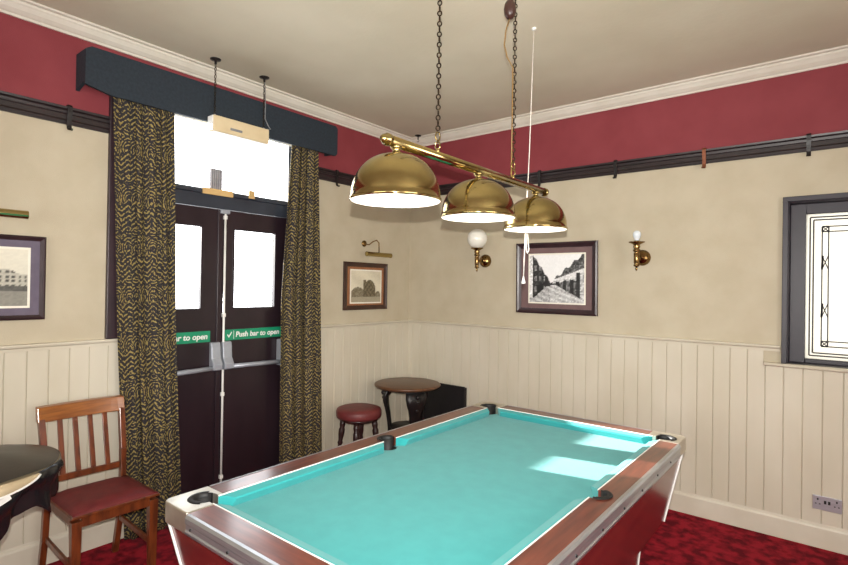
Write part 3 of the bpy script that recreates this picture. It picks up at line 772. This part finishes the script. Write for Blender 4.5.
def pencil(u, v):
    n = hsh(int(u*40), int(v*40))*.08-.04
    base = (.86, .83, .74)
    def k(f): f = max(0, min(1, f)); return tuple(b_*(1-f)+d_*f for b_, d_ in zip(base, (.27, .23, .15)))
    if v < .16: return k(.40+n)
    if ((u-.62)/.2)**2+((v-.36)/.36)**2 < 1 or (.50 < u < .76 and .16 < v < .62) or (.40 < u < .50 and .16 < v < .72) : return k(.78+n*3+.12*math.sin(u*50)*math.sin(v*36))
    if ((u-.22)/.22)**2+((v-.26)/.22)**2 < 1 or ((u-.9)/.10)**2+((v-.2)/.15)**2 < 1: return k(.66+n*4)
    return k(.05+n+.05*math.sin(u*7+v*9))
def terrace(u, v):
    n = hsh(int(u*40), int(v*40))*.10-.05
    def s_(g): return (g, g*.98, g*.90)
    if v < .26: return s_(.52+n*.6)
    if v < .36: return s_(.30+n)
    if v < .60 + .05*math.sin(u*18):
        if int(v*26) % 2 and int(u*34) % 2: return s_(.25+n)
        return s_(.70+n)
    return s_(.80+n*.3+.06*v)
def picture(name, label, axis, s0, s1, z0, z1, fm, mm, fwid, img, fn, lean=0.0, res=(56, 44), mat_in=None):
    """img: (s0,s1,z0,z1) of the print; axis 'L' or 'B'"""
    def Q(d, s, z): return (d, s, z) if axis == 'L' else (s, -d, z)
    o = thing(name, label, 'picture', Q(0, (s0+s1)/2, z0))
    def bx(b, d0, d1, a0, a1, c0, c1):
        p, q = Q(d0, a0, c0), Q(d1, a1, c1)
        return b.box(tuple(min(x, y) for x, y in zip(p, q)), tuple(max(x, y) for x, y in zip(p, q)))
    b = MB()
    # mitred moulding with a raised outer edge
    prof = [(0, .004), (0, .026), (fwid*.3, .030), (fwid*.6, .022), (fwid, .016), (fwid, .004)]
    rings = []
    for (i, d) in prof: rings.append([Q(d, s0+i, z0+i), Q(d, s1-i, z0+i), Q(d, s1-i, z1-i), Q(d, s0+i, z1-i)])
    vs = [p for r in rings for p in r]; n = len(rings); fs = []
    for k in range(n):
        k2 = (k+1) % n
        for i in range(4): fs.append((k*4+i, k*4+(i+1) % 4, k2*4+(i+1) % 4, k2*4+i))
    b.add(vs, fs); b.build('picture_frame', fm, o)
    b = MB(); bx(b, .003, .012, s0+fwid*.9, s1-fwid*.9, z0+fwid*.9, z1-fwid*.9); b.build('mount', mm, o)
    a0, a1, c0, c1 = img
    b = MB(); e = .012; bx(b, .012, .0128, a0-e, a1+e, c0-e, c1+e); b.build('mount_edge', M['card'], o)
    flip = (lambda u: u)
    print_mesh('photograph_print', fn, res[0], res[1], lambda u, v_: Q(.0134, a0+(a1-a0)*u, c0+(c1-c0)*v_), o)
    if lean:
        piv = Vector(Q(0, (s0+s1)/2, z0)); o.rotation_euler = (lean, 0, 0) if axis == 'B' else (0, lean, 0)
    return o
picture('framed_picture', 'wide framed black and white street photograph between the wall lights', 'B', 1.260, 1.982, 1.378, 1.982, M['photoframe'], M['matmauve'], .045, (1.385, 1.872, 1.475, 1.878), street, lean=.02, res=(90, 70))
picture('framed_picture', 'small brown framed picture right of the curtains near the corner', 'L', -.923, -.358, 1.367, 1.806, M['brownframe'], M['matrust'], .042, (-.832, -.443, 1.437, 1.729), pencil)
picture('framed_picture', 'dark framed picture at the left edge beyond the chair', 'L', -3.82, -3.172, 1.379, 1.838, M['photoframe'], M['matviolet'], .026, (-3.73, -3.252, 1.456, 1.762), terrace)

# brass picture lights
def picture_light(label, y0, y1, ya, z, plate_z):
    yc = (y0+y1)/2
    o = thing('picture_light', label, 'picture light', (0, ya, plate_z), 'brass picture lights')
    b = MB(); b.lathe([(.030, 0), (.030, .006), (.022, .012), (.010, .018), (.0001, .020)], (0, ya, plate_z), axis='x', n=24); b.build('wall_plate', M['brass_old'], o)
    b = MB(); pts = [(.015, ya, plate_z), (.05, ya+.25*(yc-ya), plate_z-.012), (.085, ya+.55*(yc-ya), plate_z+.018), (.115, ya+.85*(yc-ya), plate_z+.03), (.135, yc, plate_z+.005), (.138, yc, z+.014)]
    b.tube(pts, .0055, 10); b.build('lamp_arm', M['brass_old'], o)
    b = MB(); n = 12; R_ = .022; pr = [(.138+R_*math.cos(a), z+R_*math.sin(a)) for a in [PI*(-.30+1.6*k/n) for k in range(n+1)]]
    pr += [(.138+(R_-.003)*math.cos(a), z+(R_-.003)*math.sin(a)) for a in [PI*(1.3-1.6*k/n) for k in range(n+1)]]
    b.prism([(x, y0, zz) for x, zz in pr], (0, y1-y0, 0))
    for yy in (y0, y1-.003): b.lathe([(.0001, yy), (.022, yy), (.022, yy+.003), (.0001, yy+.003)], (.138, 0, z), axis='y', n=20) if False else b.prism([(.138+R_*math.cos(2*PI*k/16), yy, z+R_*math.sin(2*PI*k/16)) for k in range(16)], (0, .003, 0))
    sh = b.build('lamp_trough', M['brass'], o)
    b = MB(); b.tube([(.138, y0+.03, z-.004), (.138, y1-.03, z-.004)], .010, 10); sub(b, 'strip_bulb', M['bulb_off'], sh)
picture_light('brass picture light above the small brown framed picture', -.765, -.44, -.663, 1.880, 1.985)
picture_light('brass picture light above the dark picture at the left edge', -3.61, -3.288, -3.56, 1.940, 2.03)

# ------------------------------------------------------------------ wall lights
def sconce(x, label, globe):
    o = thing('wall_light', label, 'wall light', (x, 0, 1.837))
    zc = 1.837; K = 1.32
    b = MB(); b.lathe([(.060, 0), (.060, -.010), (.052, -.018), (.054, -.026), (.038, -.038), (.018, -.046), (.014, -.06)], (x, 0, zc), axis='y', n=32); b.build('wall_plate', M['brass_old'], o)
    yc = -.150
    b = MB(); b.tube([(x, -.05, zc), (x, -.09, zc-.006), (x, yc, zc-.002)], .012, 12); b.build('lamp_arm', M['brass_old'], o)
    pr = [(.0001, -.078), (.005, -.076), (.008, -.066), (.005, -.058), (.017, -.052), (.019, -.046), (.013, -.040), (.017, -.034), (.018, .02), (.014, .026),
          (.022, .032), (.024, .038), (.016, .044), (.022, .056), (.019, .066), (.022, .070), (.048, .080), (.050, .084), (.022, .082), (.018, .090), (.0001, .090)]
    b = MB(); b.lathe([(max(.0001, r*1.15), zc+z*K) for r, z in pr], (x, yc, 0), n=28); b.build('lamp_stem', M['brass_old'], o)
    if globe:
        b = MB(); R_ = .090; zc2 = zc+.196; prof = [(.034, zc+.112)]
        for k in range(3, 21): a = k/20*PI; prof.append((max(.0001, R_*math.sin(a)), zc2-R_*math.cos(a)))
        b.lathe(prof, (x, yc, 0), n=36); b.build('globe_shade', M['globe'], o)
    else:
        b = MB(); z0 = zc+.115
        b.lathe([(.016, z0), (.016, z0+.012), (.024, z0+.028), (.029, z0+.046), (.027, z0+.062), (.016, z0+.075), (.0001, z0+.080)], (x, yc, 0), n=24); b.build('light_bulb', M['bulb_off'], o)
sconce(.925, 'brass wall light with a white globe, left of the street photograph', True)
sconce(2.318, 'brass wall light with a bare bulb, right of the street photograph', False)

# ------------------------------------------------------------------ wall socket
so = thing('wall_socket', 'silver double wall socket low on the boarded dado', 'socket', (3.442, 0, .24))
b = MB(); b.box((3.369, -.020, .239), (3.515, -.0115, .325)); b.build('socket_plate', M['steel'], so, bevel=.002)
for x in (3.432, 3.452):
    b = MB(); b.box((x-.006, -.024, .280), (x+.006, -.020, .300)); b.build('rocker_switch', M['blackp'], so)
for x in (3.395, 3.489):
    for (dx, dz) in ((-.004, .297), (-.014, .272), (.006, .272)):
        b = MB(); b.box((x+dx, -.0206, dz), (x+dx+.008, -.0198, dz+(.012 if dz > .29 else .006))); b.build('socket_hole', M['blackp'], so)

# ------------------------------------------------------------------ chair
chair = thing('dining_chair', 'brown wooden slat back chair with red seat by the left curtain', 'chair', (.42, -3.02, 0))
yl, yr = -3.225, -2.815
xs, xf = .245, .660            # seat back and front
def post(y, ytop):
    b = MB(); pts = [(.150, y, 0), (.205, y, .22), (.232, y, .44), (.215, (y+ytop)/2, .62), (.164, ytop, .850)]
    for a, c, w0 in zip(pts, pts[1:], (.032, .036, .036, .034)): b.bar(a, c, .030, w0, ref=(1, 0, 0))
    return b
post(yl+.02, yl+.006).build('rear_leg', M['chairwood'], chair, bevel=.003)
post(yr-.02, yr-.006).build('rear_leg', M['chairwood'], chair, bevel=.003)
for y, s in ((yl+.025, 1), (yr-.025, -1)):
    b = MB(); b.hexa([(xf-.045, y-.016, 0), (xf-.013, y-.016, 0), (xf-.013, y+.016, 0), (xf-.045, y+.016, 0)], [(xf-.055, y-.022, .440), (xf-.008, y-.022, .440), (xf-.008, y+.022, .440), (xf-.055, y+.022, .440)])
    b.build('front_leg', M['chairwood'], chair, bevel=.003)
b = MB(); za, zb = .410, .465
b.box((xf-.03, yl+.047, za), (xf-.008, yr-.047, zb)); b.box((xs-.01, yl+.036, za), (xs+.012, yr-.036, zb))
for y in (yl+.012, yr-.034): b.box((xs+.005, y, za), (xf-.056, y+.022, zb))
b.box((xs+.004, yl, .455), (xf, yr, .470))
b.build('seat_frame', M['chairwood'], chair, bevel=.004)
# upholstered pad: domed grid
b = MB(); n = 14; V = []; F = []
for j in range(n+1):
    for i in range(n+1):
        u, v_ = i/n, j/n; e = min(1, 4.5*min(u, 1-u))*min(1, 4.5*min(v_, 1-v_)); e = 1-(1-e)**2
        V.append((xs+.012+(xf-xs-.02)*u, yl+.008+(yr-yl-.016)*v_, .472+.028*e))
for j in range(n):
    for i in range(n): a = j*(n+1)+i; F.append((a, a+1, a+n+2, a+n+1))
per = [i for i in range(n+1)] + [(j)*(n+1)+n for j in range(1, n+1)] + [n*(n+1)+i for i in range(n-1, -1, -1)] + [j*(n+1) for j in range(n-1, 0, -1)]
k0 = len(V); V += [(V[i][0], V[i][1], .4695) for i in per]
for q in range(len(per)): F.append((per[q], k0+q, k0+(q+1) % len(per), per[(q+1) % len(per)]))
b.add(V, F, 0, True); b.build('seat_pad', M['seatred'], chair)
def backx(z): return .215+(.150-.215)*(z-.62)/(.275) if z > .62 else .232+(.215-.232)*(z-.44)/.18
# curved top rail
b = MB(); n = 12
lo, hi = [], []
secs = []
for k in range(n+1):
    t = k/n; y = yl-.012+(yr-yl+.020)*t; bow = .020*(1-(2*t-1)**2)
    secs.append([(backx(.83)-bow-.020, y, .836), (backx(.83)-bow+.020, y, .836), (backx(.915)-bow+.022, y, .915), (backx(.915)-bow-.018, y, .918)])
V = [p for s in secs for p in s]; F = [(0, 1, 2, 3), tuple(n*4+i for i in (3, 2, 1, 0))]
for k in range(n):
    for i in range(4): F.append((k*4+i, k*4+(i+1) % 4, (k+1)*4+(i+1) % 4, (k+1)*4+i))
b.add(V, F); part_label(b.build('top_rail', M['toprail'], chair, bevel=.004), 'honey coloured curved top rail')
b = MB(); b.bar((backx(.535), yl+.034, .535), (backx(.535), yr-.034, .535), .018, .034); b.build('lower_rail', M['chairwood'], chair, bevel=.003)
for k in range(4):
    t = (k+1)/5; y = yl+.02+(yr-yl-.04)*t; bow = .016*(1-(2*t-1)**2)
    b = MB(); b.bar((backx(.55), y, .551), (backx(.84)-bow+.002, y, .838), .026, .010, ref=(1, 0, 0)); b.build('back_slat', M['chairwood'], chair, bevel=.002)
for y in (yl+.024, yr-.024):
    b = MB(); b.bar((.222, y, .225), (xf-.045, y, .205), .014, .030); b.build('side_stretcher', M['chairwood'], chair, bevel=.002)

# ------------------------------------------------------------------ covered table at the left edge
cv = thing('covered_table', 'small table under a crumpled black vinyl cover at the left edge', 'table', (.625, -3.61, 0))
ccx, ccy, cr_, cz = .625, -3.61, .335, .80
b = MB(); b.lathe([(.0001, cz-.03), (cr_-.006, cz-.03), (cr_-.006, cz-.004), (.0001, cz-.004)], (ccx, ccy, 0), n=40, smooth=False); b.build('table_top', M['lining'], cv)
b = MB(); b.lathe([(.035, .02), (.030, .10), (.026, .4), (.030, cz-.031)], (ccx, ccy, 0), n=16); b.build('table_column', M['iron'], cv)
b = MB(); b.lathe([(.20, 0), (.20, .012), (.06, .03), (.036, .045), (.0001, .045)], (ccx, ccy, 0), n=24); b.build('table_base', M['iron'], cv)
# vinyl cover: domed top and a skirt with heavy folds; the side towards the room is lifted and shows the lining
V, F = [], []; nA = 120; rings = []
lift = -.22     # direction the lifted side faces
def dang(a, c): return abs((a-c+PI) % (2*PI)-PI)
rnd = random.Random(5)
for (rr, zz) in ((.0, .030), (.35, .028), (.7, .018), (.93, .006), (1.0, 0)):
    rings.append([(rr, zz, 'top')]*1)
mb = MB(); V = []; F = []
tops = [(.02, .052), (.3, .048), (.6, .036), (.85, .018), (.97, .004)]
for (rr, zz) in tops:
    for k in range(nA):
        a = 2*PI*k/nA; V.append((ccx+cr_*rr*math.cos(a), ccy+cr_*rr*math.sin(a), cz+zz+.004*math.sin(5*a+rr*6)*rr))
for j in range(len(tops)-1):
    for k in range(nA): F.append((j*nA+k, j*nA+(k+1) % nA, (j+1)*nA+(k+1) % nA, (j+1)*nA+k))
F.append([k for k in range(nA)][::-1])
mb.add(V, F, 0, True); mb.build('cover_top', M['vtop'], cv)
V, F = [], []; NS = 14
for j in range(NS+1):
    t = j/NS
    for k in range(nA):
        a = 2*PI*k/nA
        fold = .5*math.sin(7*a+1.2+1.5*t)+.35*math.sin(13*a+.5-2*t)+.25*math.sin(23*a+2*t)
        drop = .165+.030*math.sin(9*a+.7)+.016*math.sin(17*a)+.012*math.sin(4*a+1)
        st = .0 if dang(a, lift) > .75 else .055*min(1, (.75-dang(a, lift))/.25)   # skirt starts lower on the lifted side
        r = cr_*.985 + .014*math.sin(PI*min(1, t*2.2)) + .042*t**.7*fold - .030*t
        z = cz+.002-st - (drop-st*.3)*t + .012*math.sin(9*t+5*a)*t*(1-t)
        V.append((ccx+r*math.cos(a), ccy+r*math.sin(a), z))
for j in range(NS):
    for k in range(nA): F.append((j*nA+k, j*nA+(k+1) % nA, (j+1)*nA+(k+1) % nA, (j+1)*nA+k))
mb = MB(); mb.add(V, F, 0, True); o = mb.build('cover_skirt', M['vinyl'], cv, fix=False); s = o.modifiers.new('thickness', 'SOLIDIFY'); s.thickness = .004; s.offset = 0
# turned back lining band with white binding
mb = MB(); mw = MB(); n = 40; P0, P1, P2 = [], [], []
for k in range(n+1):
    a = lift-.78+1.56*k/n; e = math.sin(PI*k/n)**.6
    P0.append((ccx+(cr_+.004)*math.cos(a), ccy+(cr_+.004)*math.sin(a), cz+.001)); P1.append((ccx+(cr_+.014)*math.cos(a), ccy+(cr_+.014)*math.sin(a), cz-.003-.050*e))
V = P0+P1; F = [(k, k+1, n+1+k+1, n+1+k) for k in range(n)]
mb.add(V, F, 0, True); o = mb.build('cover_lining', M['lining'], cv, fix=False); s = o.modifiers.new('thickness', 'SOLIDIFY'); s.thickness = .004; s.offset = 0
mw.tube(P1, .0045, 8)
a1, a2 = lift-.35, lift+.42
def skp(a, z, rr=.022): return (ccx+(cr_+rr)*math.cos(a), ccy+(cr_+rr)*math.sin(a), z)
part_label(mw.build('cover_binding', M['white'], cv), 'white binding')
mw = MB(); prev = None
for k in range(9):
    t = k/8; p = skp(a2-.55*t, cz-.045-.085*t, .026+.012*t); 
    if prev: mw.bar(prev, p, .022, .004, ref=(math.cos(a2), math.sin(a2), 0))
    prev = p
part_label(mw.build('cover_strap', M['white'], cv), 'white strap')

# ------------------------------------------------------------------ stool, round table, black cabinet in the corner
sx_, sy_ = .250, -.940
st = thing('low_stool', 'low round stool with faded red seat left of the round table', 'stool', (sx_, sy_, 0))
b = MB(); b.lathe([(.165, .460), (.190, .463), (.196, .480), (.196, .513), (.187, .533), (.150, .545), (.08, .551), (.0001, .553)], (sx_, sy_, 0), n=40); b.build('seat_cushion', M['stoolred'], st)
b = MB(); b.lathe([(.0001, .430), (.14, .430), (.165, .440), (.170, .459), (.0001, .459)], (sx_, sy_, 0), n=40); b.build('seat_frame', M['stoolwood'], st)
for k in range(4):
    a = math.radians(-52)+k*PI/2; d = Vector((math.cos(a), math.sin(a), 0)); base = Vector((sx_, sy_, 0))
    pts, rs = [], []
    for t, r in ((0, .022), (.10, .026), (.16, .020), (.2, .027), (.3, .025), (.42, .017), (.46, .024), (.5, .017), (.65, .021), (.85, .016), (.93, .020), (1, .017)):
        pts.append(base+d*(.135+.05*t)+Vector((0, 0, .435*(1-t)))); rs.append(r)
    b = MB(); b.tube(pts, rs, 12); b.build('leg', M['stoolwood'], st)
tx_, ty_ = .415, -.49
rtb = thing('pub_table', 'round brown topped table on black cast iron legs in the corner', 'table', (tx_, ty_, 0))
b = MB(); b.lathe([(.0001, .682), (.288, .682), (.298, .688), (.302, .698), (.298, .708), (.288, .712), (.0001, .712)], (tx_, ty_, 0), n=56); b.build('table_top', M['toptable'], rtb)
b = MB(); b.lathe([(.13, .655), (.20, .655), (.20, .681), (.13, .681), (.13, .655)], (tx_, ty_, 0), n=40, smooth=False, caps=False); b.build('top_ring', M['iron'], rtb)
b = MB(); b.lathe([(.0001, .262), (.150, .262), (.158, .272), (.150, .284), (.0001, .288)], (tx_, ty_, .045), n=40); b.build('lower_shelf', M['iron'], rtb)
for k in range(3):
    a = math.radians(-145)+k*2*PI/3; d = Vector((math.cos(a), math.sin(a), 0)); base = Vector((tx_, ty_, 0)); q = Vector((-d.y, d.x, 0))
    path = [(.155, .676, .056), (.178, .645, .068), (.195, .60, .074), (.196, .55, .066), (.186, .50, .052), (.174, .44, .042), (.162, .36, .034), (.156, .29, .030), (.165, .20, .026), (.195, .10, .026), (.225, .04, .032), (.250, .012, .034)]
    b = MB(); V, F = [], []; n = 10
    for (r, z, wd) in path:
        for i in range(n):
            an = 2*PI*i/n; V.append(base+d*(r+.020*math.cos(an)*(1.3 if z > .5 else 1))+q*(wd*1.45*math.sin(an))+Vector((0, 0, z)))
    for j in range(len(path)-1):
        for i in range(n): F.append((j*n+i, j*n+(i+1) % n, (j+1)*n+(i+1) % n, (j+1)*n+i))
    F.append(list(range(n))); F.append([(len(path)-1)*n+i for i in range(n)])
    b.add(V, F, 0, True)
    # scrolled bracket reaching in under the top, and ornament bosses
    b.tube([base+d*.18+Vector((0, 0, .60)), base+d*.15+Vector((0, 0, .645)), base+d*.10+Vector((0, 0, .668))], [.02, .016, .012], 8)
    for (r, z, rr) in ((.22, .62, .022), (.216, .575, .018), (.200, .50, .015)):
        c_ = base+d*r+Vector((0, 0, z)); b.lathe([(.0001, -rr), (rr*.7, -rr*.7), (rr, 0), (rr*.7, rr*.7), (.0001, rr)], c_, n=10)
    b.build('leg', M['iron'], rtb)
bc = thing('black_panel', 'flat black panel standing against the wall behind the round table', 'panel', (.49, -.05, 0))
b = MB(); b.box((.235, -.052, .0), (.752, -.024, .645)); b.build('panel_board', M['blackbox'], bc, bevel=.003)
b = MB()
for q in ((.235, .752, .615, .657), (.235, .752, .0, .05), (.235, .275, .05, .615), (.712, .752, .05, .615)): b.box((q[0], -.064, q[2]), (q[1], -.052, q[3]))
b.build('panel_frame', M['blackbox'], bc, bevel=.002)

for o in bpy.data.objects:
    if '_o' in o: del o['_o']
